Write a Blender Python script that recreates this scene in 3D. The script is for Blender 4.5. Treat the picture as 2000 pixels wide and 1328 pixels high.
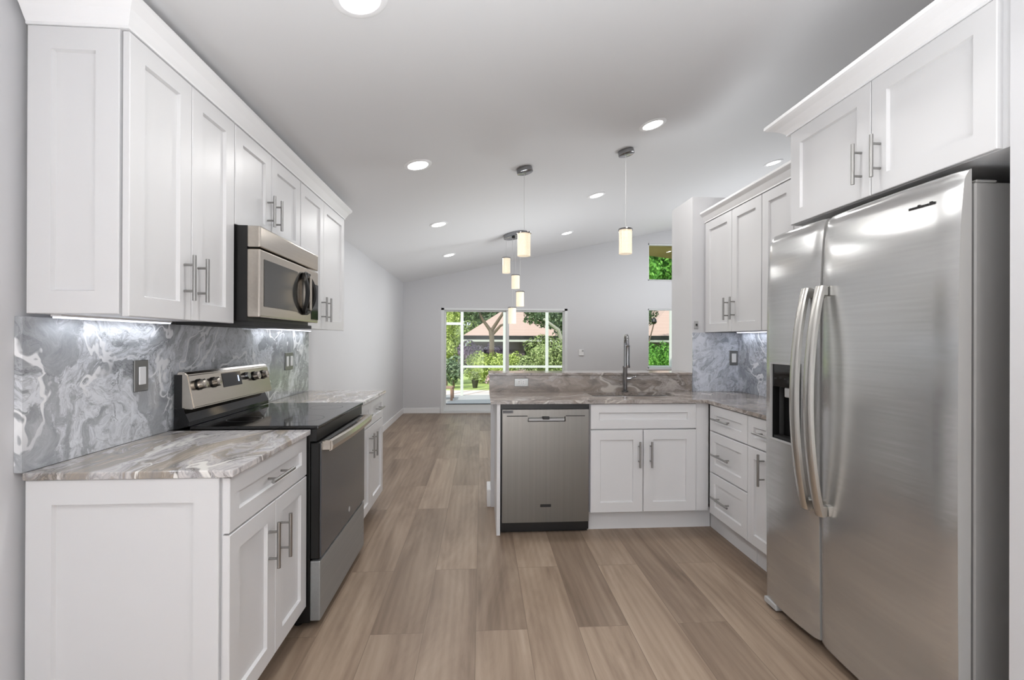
import bpy, bmesh, math, random
from mathutils import Vector, Matrix

for o in list(bpy.data.objects):
    bpy.data.objects.remove(o)
SC = bpy.context.scene
COL = SC.collection
PI = math.pi
RNG = random.Random(7)

# ------------------------------------------------------------------ camera
yaw, pit, rol = .0656, .0013, .0034
fwd0 = Vector((math.sin(yaw), math.cos(yaw), 0)); rt0 = Vector((math.cos(yaw), -math.sin(yaw), 0)); up0 = Vector((0, 0, 1))
fwd = fwd0 * math.cos(pit) + up0 * math.sin(pit)
up1 = -fwd0 * math.sin(pit) + up0 * math.cos(pit)
rt = rt0 * math.cos(rol) + up1 * math.sin(rol)
up = -rt0 * math.sin(rol) + up1 * math.cos(rol)
cd = bpy.data.cameras.new('camera'); cam = bpy.data.objects.new('camera', cd); COL.objects.link(cam)
cd.sensor_width = 36; cd.sensor_fit = 'HORIZONTAL'; cd.lens = 910 / 2000 * 36; cd.clip_start = .05; cd.clip_end = 300
mw = Matrix((rt, up, -fwd)).transposed().to_4x4(); mw.translation = (0, 0, 1.25)
cam.matrix_world = mw
SC.camera = cam
# ------------------------------------------------------------------ world, sun, exposure
W = bpy.data.worlds.new('world'); SC.world = W; W.use_nodes = True
bg = W.node_tree.nodes['Background']; bg.inputs[0].default_value = (.82, .9, 1, 1); bg.inputs[1].default_value = .7
sd = bpy.data.lights.new('sun', 'SUN'); sd.energy = 1.65; sd.angle = .02; sd.color = (1, .96, .88)
so = bpy.data.objects.new('sun', sd); COL.objects.link(so)
so.rotation_euler = (math.radians(42), 0, math.radians(-28))
SC.view_settings.view_transform = 'Standard'; SC.view_settings.look = 'None'
SC.view_settings.gamma = 1; SC.view_settings.use_curve_mapping = False
SC.view_settings.exposure = 1.02
CAN_W = 3.2          # watts of each ceiling downlight
STRIP_W = .32         # watts per metre of under-cabinet strip
# unseen fill spots without fixtures, added to brighten the ceiling and back wall
def fill_spot(loc, watts, tilt=(0, 0, 1), col=(.93, .97, 1), cone=135, blend=1.):
    L = bpy.data.lights.new('fill_spot', 'SPOT'); L.energy = watts; L.spot_size = math.radians(cone); L.spot_blend = blend; L.shadow_soft_size = .5; L.color = col
    q = bpy.data.objects.new('fill_spot', L); COL.objects.link(q); q.location = loc; q.rotation_euler = (-Vector(tilt)).to_track_quat('Z', 'Y').to_euler()
fill_spot((.25, .2, .2), 158, cone=120)
fill_spot((.1, -.5, 1.0), 330, (0, -1, -.55))
fill_spot((1.0, 5.4, .3), 70, (-.75, .1, 1), cone=140)
fill_spot((3.9, 5.8, .9), 105, (-.25, 0, 1), cone=165, blend=.5)
SC.cycles.use_denoising = True
SC.cycles.max_bounces = 10; SC.cycles.diffuse_bounces = 7; SC.cycles.glossy_bounces = 5
SC.cycles.transparent_max_bounces = 12; SC.cycles.sample_clamp_indirect = 6
SC.cycles.caustics_reflective = False; SC.cycles.caustics_refractive = False

# ------------------------------------------------------------------ materials
def lin(c):
    f = lambda v: (v / 255 / 12.92) if v / 255 <= .04045 else ((v / 255 + .055) / 1.055) ** 2.4
    return (f(c[0]), f(c[1]), f(c[2]), 1)

def mat(name, c=(200, 200, 200), rough=.5, metal=0., spec=.5, coat=0.):
    m = bpy.data.materials.new(name); m.use_nodes = True
    b = m.node_tree.nodes['Principled BSDF']
    b.inputs['Base Color'].default_value = lin(c); b.inputs['Roughness'].default_value = rough
    b.inputs['Metallic'].default_value = metal; b.inputs['Specular IOR Level'].default_value = spec
    b.inputs['Coat Weight'].default_value = coat; b.inputs['Coat Roughness'].default_value = .08
    return m

class NT:
    def __init__(s, m): s.t = m.node_tree; s.b = s.t.nodes['Principled BSDF']
    def n(s, typ, **kw):
        x = s.t.nodes.new(typ)
        for k, v in kw.items():
            if k.startswith('i_'): x.inputs[int(k[2:]) if k[2:].isdigit() else k[2:].replace('_', ' ')].default_value = v
            else: setattr(x, k, v)
        return x
    def l(s, a, b): s.t.links.new(a, b)
    def coord(s): return s.n('ShaderNodeTexCoord').outputs['Object']
    def mapping(s, vec, loc=(0, 0, 0), rot=(0, 0, 0), sc=(1, 1, 1)):
        m = s.n('ShaderNodeMapping'); m.inputs[1].default_value = loc; m.inputs[2].default_value = rot; m.inputs[3].default_value = sc
        s.l(vec, m.inputs[0]); return m.outputs[0]
    def noise(s, vec, scale, detail=4, rough=.5, dist=0., col=False):
        x = s.n('ShaderNodeTexNoise'); s.l(vec, x.inputs['Vector'])
        x.inputs['Scale'].default_value = scale; x.inputs['Detail'].default_value = detail
        x.inputs['Roughness'].default_value = rough; x.inputs['Distortion'].default_value = dist
        return x.outputs['Color' if col else 'Fac']
    def ramp(s, fac, stops, interp='LINEAR'):
        r = s.n('ShaderNodeValToRGB'); r.color_ramp.interpolation = interp
        e = r.color_ramp.elements
        while len(e) < len(stops): e.new(.5)
        for k, (p, c) in enumerate(stops):
            e[k].position = p; e[k].color = c if len(c) == 4 else lin(c)
        s.l(fac, r.inputs[0]); return r.outputs[0]
    def math(s, op, a, b=None):
        m = s.n('ShaderNodeMath', operation=op)
        for k, v in enumerate((a, b)):
            if v is None: continue
            if isinstance(v, (int, float)): m.inputs[k].default_value = v
            else: s.l(v, m.inputs[k])
        return m.outputs[0]
    def vmath(s, op, a, b):
        m = s.n('ShaderNodeVectorMath', operation=op)
        for k, v in enumerate((a, b)):
            if isinstance(v, tuple): m.inputs[k].default_value = v
            else: s.l(v, m.inputs[k])
        return m.outputs[0]
    def mix(s, fac, a, b, blend='MIX'):
        m = s.n('ShaderNodeMix', data_type='RGBA', blend_type=blend)
        for k, v in ((0, fac), (6, a), (7, b)):
            if isinstance(v, (int, float)): m.inputs[k].default_value = v
            elif isinstance(v, tuple): m.inputs[k].default_value = v if len(v) == 4 else lin(v)
            else: s.l(v, m.inputs[k])
        return m.outputs[2]
    def bump(s, h, strength, dist=.01):
        b = s.n('ShaderNodeBump'); b.inputs['Strength'].default_value = strength; b.inputs['Distance'].default_value = dist
        s.l(h, b.inputs['Height']); s.l(b.outputs[0], s.b.inputs['Normal'])
    def color(s, c): s.l(c, s.b.inputs['Base Color'])

BW = ((0, 0, 0, 1), (1, 1, 1, 1))

def wall_paint(name, c):
    m = mat(name, c, .55, spec=.3); t = NT(m)
    t.bump(t.noise(t.coord(), 220, 3), .05, .002); return m

def marble(name, stops, pale, vein, dark, sc, rot, stretch=(1, 1, 1), seed=0., pale_pos=(.48, .525), rough=.12):
    m = mat(name, (150, 150, 150), rough, spec=.5); t = NT(m)
    co = t.mapping(t.coord(), (seed, seed * .7, seed * 1.3), rot, tuple(sc * x for x in stretch))
    w1 = t.vmath('MULTIPLY', t.vmath('SUBTRACT', t.noise(co, 1.1, 3, .5, col=True), (.5, .5, .5)), (1.5, 1.5, 1.5))
    c1 = t.vmath('ADD', co, w1)
    w2 = t.vmath('MULTIPLY', t.vmath('SUBTRACT', t.noise(c1, 3.6, 4, .6, col=True), (.5, .5, .5)), (.34, .34, .34))
    c2 = t.vmath('ADD', c1, w2)
    base = t.ramp(t.noise(c2, 2.3, 12, .72, 1.4), stops)
    pm = t.ramp(t.noise(c2, 1.25, 10, .68, .8), [(pale_pos[0], BW[0]), (pale_pos[1], BW[1])])
    fine = t.noise(c2, 9, 10, .75, 1.0)
    col = t.mix(pm, base, t.ramp(fine, [(.36, stops[1][1]), (.43, pale[0]), (.56, pale[1])]))
    d = t.math('ABSOLUTE', t.math('SUBTRACT', t.noise(c2, 2.6, 7, .65, .4), .5))
    dm = t.ramp(d, [(.0, BW[1]), (.022, BW[0])])
    gate = t.ramp(t.noise(c1, 2.1, 3), [(.46, BW[0]), (.6, BW[1])])
    col = t.mix(t.math('MULTIPLY', t.math('MULTIPLY', dm, gate), .8), col, dark)
    v = t.math('ABSOLUTE', t.math('SUBTRACT', t.noise(c1, .95, 4, .55, .25), .5))
    vm = t.ramp(v, [(.0, BW[1]), (.009, BW[1]), (.014, BW[0])])
    gate2 = t.ramp(t.noise(co, .8, 2), [(.42, BW[0]), (.5, BW[1])])
    col = t.mix(t.math('MULTIPLY', vm, gate2), col, vein)
    t.color(col); return m

def brushed(name, c, rough=.3, axis='Y', metal=1., amp=.05):
    m = mat(name, c, rough, metal); t = NT(m)
    s = {'X': (.8, 90, 90), 'Y': (90, .8, 90), 'Z': (90, 90, .8)}[axis]
    n = t.noise(t.mapping(t.coord(), sc=s), 1.0, 2, .5)
    t.l(t.math('ADD', t.math('MULTIPLY', t.math('SUBTRACT', n, .5), amp * 2), rough), t.b.inputs['Roughness'])
    t.color(t.mix(n, lin(c), lin(tuple(x * .93 for x in c))))
    return m

M = {}
M['cab'] = mat('cabinet_white', (213, 213, 214), .34, spec=.5)
M['trimw'] = mat('trim_white', (232, 232, 233), .35)
M['wall'] = wall_paint('wall_paint', (206, 206, 208))
M['ceil'] = wall_paint('ceiling_paint', (214, 214, 215))
M['black'] = mat('black_enamel', (14, 14, 14), .35)
M['blackgloss'] = mat('black_glass', (10, 10, 11), .06, spec=.6)
M['ovenglass'] = mat('oven_glass', (72, 74, 78), .16, spec=.7)
M['mwglass'] = mat('microwave_glass', (58, 57, 54), .1, spec=.7)
M['rubber'] = mat('dark_rubber', (30, 30, 30), .6)
M['steel'] = brushed('stainless_steel', (206, 206, 205), .22, 'Y', metal=.84)
_t = NT(M['steel']); _tg = _t.n('ShaderNodeTangent', direction_type='RADIAL', axis='Z'); _t.l(_tg.outputs[0], _t.b.inputs['Tangent'])
_t.b.inputs['Anisotropic'].default_value = .8; _t.b.inputs['Anisotropic Rotation'].default_value = 0.0
M['steelv'] = brushed('stainless_steel_warm', (204, 196, 186), .2, 'Y')
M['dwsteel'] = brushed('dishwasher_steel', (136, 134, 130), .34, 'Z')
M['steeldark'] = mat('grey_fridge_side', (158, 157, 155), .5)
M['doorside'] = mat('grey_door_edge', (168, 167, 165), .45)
M['drawersteel'] = brushed('range_drawer_steel', (158, 160, 160), .38, 'Y', metal=.5)
M['handle'] = brushed('satin_nickel', (168, 167, 165), .3, 'Z')
M['handlel'] = brushed('fridge_handle_steel', (216, 214, 209), .3, 'Z')
M['chrome'] = mat('chrome', (150, 150, 152), .14, 1.)
M['gasket'] = mat('gasket', (22, 22, 22), .7)
M['plate'] = mat('nickel_plate', (150, 150, 148), .3, .9)
M['white'] = mat('white_plastic', (235, 235, 235), .35)
M['grey'] = mat('grey_plastic', (170, 170, 170), .4)
M['frame'] = mat('door_frame_white', (222, 224, 224), .4)
M['aluw'] = mat('screen_post_paint', (226, 230, 222), .45)
M['splash'] = marble('marble_backsplash', [(.3, (150, 153, 156)), (.45, (162, 165, 169)), (.55, (176, 179, 183)), (.7, (202, 205, 209))],
                     ((198, 201, 206), (224, 227, 232)), (240, 241, 243), (106, 108, 112), 2.2, (.5, .1, .2), seed=12.7)  # cool lighting tint put into the colour; the counters share this stone
M['splashR'] = marble('marble_right_backsplash', [(.28, (118, 122, 130)), (.42, (146, 151, 160)), (.55, (168, 173, 182)), (.7, (198, 202, 210))],
                      ((184, 189, 198), (214, 218, 227)), (228, 230, 235), (104, 104, 110), 2.3, (.2, .5, .4), seed=8.4)  # same stone, bluish tint of the light put into its colour
M['counterL'] = marble('marble_left_counter', [(.26, (104, 101, 100)), (.42, (142, 138, 136)), (.55, (164, 154, 142)), (.68, (214, 206, 194))],
                       ((172, 170, 172), (206, 202, 200)), (230, 228, 224), (98, 92, 88), 1.5, (.1, .2, .55), (1.7, .75, 1), seed=5.2)  # same stone, warmer lighting tint mixed into its colour
M['counterP'] = marble('marble_peninsula', [(.26, (86, 80, 76)), (.42, (120, 112, 106)), (.56, (148, 138, 130)), (.72, (178, 168, 160))],
                       ((146, 139, 134), (176, 169, 164)), (190, 183, 176), (78, 72, 70), 1.7, (.15, .3, .1), (.75, 1.4, 1.5), seed=1.7)  # same stone again, warm taupe tint of the light in its colour
M['hull'] = mat('roof_tile', (214, 186, 172), .8)
M['housewall'] = mat('house_wall', (96, 84, 92), .8)
M['housetrim'] = mat('house_trim', (206, 206, 202), .6)
M['bark'] = mat('bark', (112, 98, 86), .9)
M['barkp'] = mat('pale_bark', (178, 176, 162), .9)
M['wood'] = mat('patio_wood', (160, 130, 112), .7)
M['pot'] = mat('dark_pot', (58, 58, 40), .7)
M['conc'] = mat('patio_concrete', (168, 168, 170), .85)
M['walk'] = mat('walkway', (226, 208, 200), .85)
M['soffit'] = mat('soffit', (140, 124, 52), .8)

def glow(name, c, strength):
    m = mat(name, c, .5); b = m.node_tree.nodes['Principled BSDF']
    b.inputs['Emission Color'].default_value = lin(c); b.inputs['Emission Strength'].default_value = strength; return m
M['lens'] = glow('downlight_lens', (255, 255, 255), 4.0)
M['strip'] = glow('strip_diffuser', (236, 240, 255), .9)
M['led'] = glow('display_digits', (210, 225, 255), .6)

def crystal(name):
    m = mat(name, (250, 236, 214), .25); t = NT(m); b = t.b
    v = t.n('ShaderNodeTexVoronoi'); v.inputs['Scale'].default_value = 95; t.l(t.coord(), v.inputs['Vector'])
    e = t.ramp(v.outputs['Distance'], [(.0, (255, 246, 228)), (.75, (226, 202, 168))])
    t.l(e, b.inputs['Emission Color']); b.inputs['Emission Strength'].default_value = .27; b.inputs['Base Color'].default_value = lin((236, 220, 196)); return m
M['shade'] = crystal('crystal_shade')

def glass():
    m = bpy.data.materials.new('window_glass'); m.use_nodes = True; t = m.node_tree
    t.nodes.remove(t.nodes['Principled BSDF']); out = t.nodes['Material Output']
    tr = t.nodes.new('ShaderNodeBsdfTransparent'); tr.inputs[0].default_value = (.97, .985, .975, 1)
    gl = t.nodes.new('ShaderNodeBsdfGlossy'); gl.inputs['Roughness'].default_value = .02
    fr = t.nodes.new('ShaderNodeFresnel'); fr.inputs[0].default_value = 1.3
    mx = t.nodes.new('ShaderNodeMixShader'); t.links.new(fr.outputs[0], mx.inputs[0])
    t.links.new(tr.outputs[0], mx.inputs[1]); t.links.new(gl.outputs[0], mx.inputs[2]); t.links.new(mx.outputs[0], out.inputs[0])
    return m
M['glass'] = glass()

def floor_mat():
    m = mat('oak_plank', (165, 145, 126), .4, spec=.35); t = NT(m)
    sep = t.n('ShaderNodeSeparateXYZ'); t.l(t.coord(), sep.inputs[0])
    cmb = t.n('ShaderNodeCombineXYZ')
    t.l(t.math('ADD', sep.outputs[1], .40), cmb.inputs[0]); t.l(t.math('ADD', sep.outputs[0], 50 * .2235 + .02), cmb.inputs[1])
    br = t.n('ShaderNodeTexBrick', offset=.37, offset_frequency=2, squash=1)
    t.l(cmb.outputs[0], br.inputs['Vector'])
    for k, v in (('Scale', 1), ('Mortar Size', .0016), ('Mortar Smooth', .2), ('Bias', 0), ('Brick Width', 1.48), ('Row Height', .2235)): br.inputs[k].default_value = v
    br.inputs['Color1'].default_value = (0, 0, 0, 1); br.inputs['Color2'].default_value = (1, 1, 1, 1); br.inputs['Mortar'].default_value = (.5, .5, .5, 1)
    pid = t.n('ShaderNodeSeparateColor'); t.l(br.outputs['Color'], pid.inputs[0]); pidv = pid.outputs[0]
    off = t.n('ShaderNodeCombineXYZ'); t.l(t.math('MULTIPLY', pidv, 37), off.inputs[0]); t.l(t.math('MULTIPLY', pidv, 91), off.inputs[1])
    v = t.vmath('ADD', t.coord(), off.outputs[0])
    g1 = t.noise(t.mapping(v, sc=(4.2, .55, 1)), 1.0, 7, .62, 1.8)
    g2 = t.noise(t.mapping(v, sc=(46, 1.6, 1)), 1.0, 4, .6, .6)
    wv = t.n('ShaderNodeTexWave', wave_type='RINGS', rings_direction='Z')
    t.l(t.mapping(v, sc=(5.5, .42, 1)), wv.inputs['Vector'])
    for k, q in (('Scale', 1.6), ('Distortion', 4.5), ('Detail', 3), ('Detail Scale', .8)): wv.inputs[k].default_value = q
    grain = t.math('ADD', t.math('MULTIPLY', g1, .80), t.math('ADD', t.math('MULTIPLY', g2, .15), t.math('MULTIPLY', wv.outputs['Fac'], .05)))
    col = t.ramp(grain, [(.3, (116, 99, 84)), (.44, (140, 122, 106)), (.56, (157, 139, 122)), (.7, (173, 156, 139))])
    tone = t.ramp(pidv, [(0, (222, 218, 214)), (.5, (240, 238, 236)), (1, (255, 253, 250))])
    col = t.mix(1.0, col, tone, 'MULTIPLY')
    col = t.mix(t.math('MULTIPLY', br.outputs['Fac'], .55), col, (92, 76, 62))
    t.color(col)
    t.l(t.math('ADD', .34, t.math('MULTIPLY', g2, .14)), t.b.inputs['Roughness'])
    t.bump(t.math('SUBTRACT', t.math('MULTIPLY', g2, .15), br.outputs['Fac']), .12, .002)
    return m
M['floor'] = floor_mat()

def leaf_mat(name, cols):
    m = mat(name, cols[0], .6, spec=.25); t = NT(m)
    g = t.n('ShaderNodeNewGeometry')
    t.color(t.ramp(g.outputs['Random Per Island'], [(k / (len(cols) - 1), c) for k, c in enumerate(cols)]))
    t.b.inputs['Transmission Weight'].default_value = 0
    return m
M['lime'] = leaf_mat('lime_leaves', [(132, 150, 72), (172, 190, 98), (204, 216, 138)])
M['mid'] = leaf_mat('mid_leaves', [(104, 124, 70), (144, 162, 100), (186, 198, 146)])
M['dark'] = leaf_mat('dark_leaves', [(62, 80, 60), (102, 124, 92), (150, 166, 134)])
M['vivid'] = leaf_mat('vivid_leaves', [(52, 104, 34), (88, 146, 52), (130, 184, 84)])
M['pink'] = leaf_mat('pink_flowers', [(118, 130, 84), (206, 170, 178), (232, 206, 210)])
M['purple'] = leaf_mat('purple_leaves', [(72, 58, 78), (112, 92, 118), (140, 122, 140)])

def lawn_mat():
    m = mat('lawn_grass', (160, 184, 100), .9); t = NT(m)
    t.color(t.ramp(t.noise(t.coord(), 3.5, 6, .6), [(.35, (138, 158, 84)), (.5, (164, 182, 104)), (.65, (190, 204, 130))])); return m
M['lawn'] = lawn_mat()
def tile_mat():
    m = M['hull']; t = NT(m)
    w = t.n('ShaderNodeTexWave', wave_type='BANDS', bands_direction='Z'); t.l(t.coord(), w.inputs['Vector']); w.inputs['Scale'].default_value = 5
    t.color(t.ramp(w.outputs['Fac'], [(0, (172, 144, 132)), (.6, (194, 168, 156))]))
tile_mat()

# ------------------------------------------------------------------ mesh helpers
def T0(u, v, z): return Vector((u, v, z))
def TL(u, v, z): return Vector((v, u, z))        # left run: faces +X, v = X
def TR(u, v, z): return Vector((-v, u, z))       # right run: faces -X, v = -X
def TP(u, v, z): return Vector((u, -v, z))       # faces the camera (-Y), v = -Y

def box(bm, u0, u1, v0, v1, z0, z1, T=T0, bev=0., seg=1):
    vs = [bm.verts.new(T(u, v, z)) for u in (u0, u1) for v in (v0, v1) for z in (z0, z1)]
    fs = [bm.faces.new([vs[i] for i in q]) for q in ((0, 1, 3, 2), (4, 6, 7, 5), (0, 4, 5, 1), (2, 3, 7, 6), (0, 2, 6, 4), (1, 5, 7, 3))]
    if bev:
        es = {e for f in fs for e in f.edges}
        bmesh.ops.bevel(bm, geom=list(es), offset=bev, segments=seg, profile=.6, affect='EDGES')
    return fs

def rings(bm, T, u0, u1, z0, z1, prof, fill_first=True, fill_last=True):
    """prof: list of (inset, v): nested rectangular rings, joined"""
    prev = None
    for i, (ins, v) in enumerate(prof):
        r = [bm.verts.new(T(u, v, z)) for u, z in ((u0 + ins, z0 + ins), (u1 - ins, z0 + ins), (u1 - ins, z1 - ins), (u0 + ins, z1 - ins))]
        if prev:
            for k in range(4): bm.faces.new((prev[k], prev[(k + 1) % 4], r[(k + 1) % 4], r[k]))
        elif fill_first: bm.faces.new(r)
        prev = r
    if fill_last: bm.faces.new(prev)

def shaker(bm, T, u0, u1, z0, z1, v0, v1, rail=.06, depth=.011):
    rings(bm, T, u0, u1, z0, z1, [(0, v0), (0, v1 - .002), (.002, v1), (rail, v1), (rail + .004, v1 - depth)])

def tube(bm, pts, r, seg=10, caps=True):
    pts = [Vector(p) for p in pts]; n = len(pts); prev = None; ref = None
    for i, p in enumerate(pts):
        d = (pts[min(i + 1, n - 1)] - pts[max(i - 1, 0)]).normalized()
        if ref is None: ref = d.orthogonal().normalized()
        ref = (ref - d * ref.dot(d)).normalized(); b = d.cross(ref)
        rr = r[i] if isinstance(r, (list, tuple)) else r
        ring = [bm.verts.new(p + (ref * math.cos(2 * PI * k / seg) + b * math.sin(2 * PI * k / seg)) * rr) for k in range(seg)]
        if prev:
            for k in range(seg): bm.faces.new((prev[k], prev[(k + 1) % seg], ring[(k + 1) % seg], ring[k]))
        elif caps: bm.faces.new(ring)
        prev = ring
    if caps: bm.faces.new(prev)

def prism(bm, poly, T, a, b):
    """poly of 2D points (v,z) extruded in u from a to b"""
    A = [bm.verts.new(T(a, v, z)) for v, z in poly]; B = [bm.verts.new(T(b, v, z)) for v, z in poly]
    n = len(poly)
    for k in range(n): bm.faces.new((A[k], A[(k + 1) % n], B[(k + 1) % n], B[k]))
    bm.faces.new(A); bm.faces.new(B)

def obj(name, bm, m, parent=None, smooth=False, loc=None):
    bmesh.ops.recalc_face_normals(bm, faces=bm.faces)
    root = parent
    while root is not None and root.parent is not None: root = root.parent
    off = Vector(root.location) if root else (Vector(loc) if loc else Vector())
    if off.length: bmesh.ops.translate(bm, verts=bm.verts, vec=-off)
    me = bpy.data.meshes.new(name); bm.to_mesh(me); bm.free()
    me.materials.append(m)
    if smooth:
        for p in me.polygons: p.use_smooth = True
    o = bpy.data.objects.new(name, me); COL.objects.link(o)
    if parent: o.parent = parent
    elif loc: o.location = loc
    if smooth:
        try:
            me.set_sharp_from_angle(angle=math.radians(40))
        except Exception: pass
    return o

def tag(o, label, cat, group=None, kind=None):
    if label: o['label'] = label
    if cat: o['category'] = cat
    if group: o['group'] = group
    if kind: o['kind'] = kind
    return o
def thing(name, label, cat, loc, group=None):
    o = bpy.data.objects.new(name, None); COL.objects.link(o); o.empty_display_size = .05
    o.location = loc; return tag(o, label, cat, group)
def struct(name, bm, m, parent=None, smooth=False):
    o = obj(name, bm, m, parent, smooth)
    if parent is None: o['kind'] = 'structure'
    return o
def B(*a, T=T0, bev=0., seg=1):
    bm = bmesh.new(); box(bm, *a, T=T, bev=bev, seg=seg); return bm
def tube_bm(pts, r, seg=10):
    bm = bmesh.new(); tube(bm, pts, r, seg); return bm
def dup(root, loc, label=None, group=None):
    r = root.copy(); COL.objects.link(r); r.location = loc
    if label: r['label'] = label
    if group: r['group'] = group
    for ch in list(root.children):
        c = ch.copy(); COL.objects.link(c); c.parent = r
        for g in list(ch.children):
            d = g.copy(); COL.objects.link(d); d.parent = c
    return r

def bar_handle(T, u, z, v, L, vertical, parent, r=.0065, so=.034):
    """bar pull centred at (u, z) on face v"""
    bm = bmesh.new()
    if vertical:
        tube(bm, [T(u, v + so, z - L / 2), T(u, v + so, z + L / 2)], r, 10)
        for s in (-1, 1): tube(bm, [T(u, v, z + s * L * .29), T(u, v + so, z + s * L * .29)], r * .7, 8)
    else:
        tube(bm, [T(u - L / 2, v + so, z), T(u + L / 2, v + so, z)], r, 10)
        for s in (-1, 1): tube(bm, [T(u + s * L * .29, v, z), T(u + s * L * .29, v + so, z)], r * .7, 8)
    return obj('handle', bm, M['handle'], parent, True)

def door(name, T, u0, u1, z0, z1, v0, v1, parent, rail=.06, h=None):
    bm = bmesh.new(); shaker(bm, T, u0, u1, z0, z1, v0, v1, rail)
    o = obj(name, bm, M['cab'], parent)
    if h: bar_handle(T, h[0], h[1], v1, h[2], h[3], o)
    return o

# ------------------------------------------------------------------ the setting
XW = -1.335; YF = 8.06; XR = 5.8; YB = -1.9
SL = .212
def cz(x): return 2.231 + SL * (x - XW)
struct('floor', B(XW - .1, XR + .1, YB - .1, YF + .1, -.1, 0), M['floor'])
bm = bmesh.new()
prism(bm, [(XW - .3, cz(XW - .3)), (XR + .3, cz(XR + .3)), (XR + .3, cz(XR + .3) + .2), (XW - .3, cz(XW - .3) + .2)], lambda u, v, z: Vector((v, u, z)), YB - .3, YF + .1)
struct('ceiling', bm, M['ceil'])
struct('wall_left', B(XW - .12, XW, YB, YF, 0, cz(XW)), M['wall'])
def gable(bm, y0, y1, x0, x1, z0=0.):
    prism(bm, [(x0, z0), (x1, z0), (x1, cz(x1)), (x0, cz(x0))], lambda u, v, z: Vector((v, u, z)), y0, y1)
bm = bmesh.new(); gable(bm, YB - .12, YB, XW - .12, XR + .12); struct('wall_back', bm, M['wall'])
struct('wall_living_right', B(XR, XR + .12, YB, YF, 0, cz(XR)), M['wall'])
# far wall with openings: sliding door and two stacked windows
DX0, DX1, DZ1 = -.690, 1.500, 1.808
WX0, WX1 = 2.938, 3.60
W1 = (.762, 1.821); W2 = (2.319, 2.980)
bm = bmesh.new()
gable(bm, YF, YF + .14, XW - .12, DX0)
box(bm, DX0, DX1, YF, YF + .14, DZ1, 2.2); gable(bm, YF, YF + .14, DX0, DX1, 2.2)
gable(bm, YF, YF + .14, DX1, WX0)
box(bm, WX0, WX1, YF, YF + .14, 0, W1[0]); box(bm, WX0, WX1, YF, YF + .14, W1[1], W2[0]); gable(bm, YF, YF + .14, WX0, WX1, W2[1])
gable(bm, YF, YF + .14, WX1, XR + .12)
struct('wall_far', bm, M['wall'])
# kitchen partitions
bm = bmesh.new(); gable(bm, YB, 1.152, 1.405, 2.12); struct('wall_pantry', bm, M['wall'])
struct('wall_right', B(1.99, 2.11, 1.152, 3.483, 0, 2.36), M['wall'])
struct('wall_column', B(1.617, 2.11, 3.483, 3.87, 0, 2.36), M['wall'])
struct('wall_peninsula', B(.075, 1.617, 3.503, 3.70, 0, .987), M['wall'])
# baseboards
def basebd(name, *a): return struct(name, B(*a, bev=.004), M['trimw'])
basebd('baseboard_left', XW, XW + .014, 3.62, YF, 0, .095)
bm = bmesh.new(); box(bm, XW + .014, DX0 - .02, YF - .014, YF, 0, .095, bev=.004); box(bm, DX1 + .02, XR, YF - .014, YF, 0, .095, bev=.004)
struct('baseboard_far', bm, M['trimw'])
bm = bmesh.new(); box(bm, .045, .075, 3.503, 3.715, 0, .13, bev=.004); box(bm, .045, 1.617, 3.70, 3.715, 0, .13, bev=.004)
struct('baseboard_peninsula', bm, M['trimw'])
# --- sliding door
bm = bmesh.new()
box(bm, DX0, DX0 + .05, YF + .0, YF + .13, 0, DZ1); box(bm, DX1 - .05, DX1, YF, YF + .13, 0, DZ1)
box(bm, DX0, DX1, YF, YF + .13, DZ1 - .035, DZ1); box(bm, DX0, DX1, YF - .01, YF + .13, 0, .028)
d1 = struct('door_1', bm, M['frame'])
def slider(x0, x1, y, par, ls=.045, rs=.045):
    bm = bmesh.new()
    box(bm, x0, x0 + ls, y, y + .035, .03, DZ1 - .037); box(bm, x1 - rs, x1, y, y + .035, .03, DZ1 - .037)
    box(bm, x0, x1, y + .001, y + .034, .03, .14); box(bm, x0, x1, y + .001, y + .034, DZ1 - .06, DZ1 - .037)
    p = obj('sliding_panel', bm, M['frame'], par)
    obj('glass', B(x0 + ls, x1 - rs, y + .014, y + .02, .14, DZ1 - .06), M['glass'], p)
    obj('gasket', B(x0 + ls, x1 - rs, y - .002, y + .004, .139, .153), M['gasket'], p)
slider(DX0 + .05, .475, YF + .075, d1, .03, .05)
slider(.43, DX1 - .05, YF + .03, d1, .05, .03)
# --- windows
for k, (z0, z1) in enumerate((W1, W2)):
    bm = bmesh.new()
    box(bm, WX0, WX0 + .025, YF + .03, YF + .1, z0, z1); box(bm, WX1 - .025, WX1, YF + .03, YF + .1, z0, z1)
    box(bm, WX0, WX1, YF + .03, YF + .1, z0, z0 + .025); box(bm, WX0, WX1, YF + .03, YF + .1, z1 - .025, z1)
    w = struct('window_%d' % (k + 1), bm, M['frame'])
    obj('pane', B(WX0 + .025, WX1 - .025, YF + .06, YF + .066, z0 + .025, z1 - .025), M['glass'], w)
    if k == 0: obj('sill', B(WX0 - .02, WX1 + .02, YF - .02, YF + .03, z0 - .02, z0 - .001), M['trimw'], w)

# ------------------------------------------------------------------ left run
XS = -1.312                                    # face of the stone backsplash
FU = -1.031; FB = -.745                        # faces of upper and base doors
G_U = 'white upper cabinets on the left wall'; G_B = 'white base cabinets along the left wall'
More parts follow.
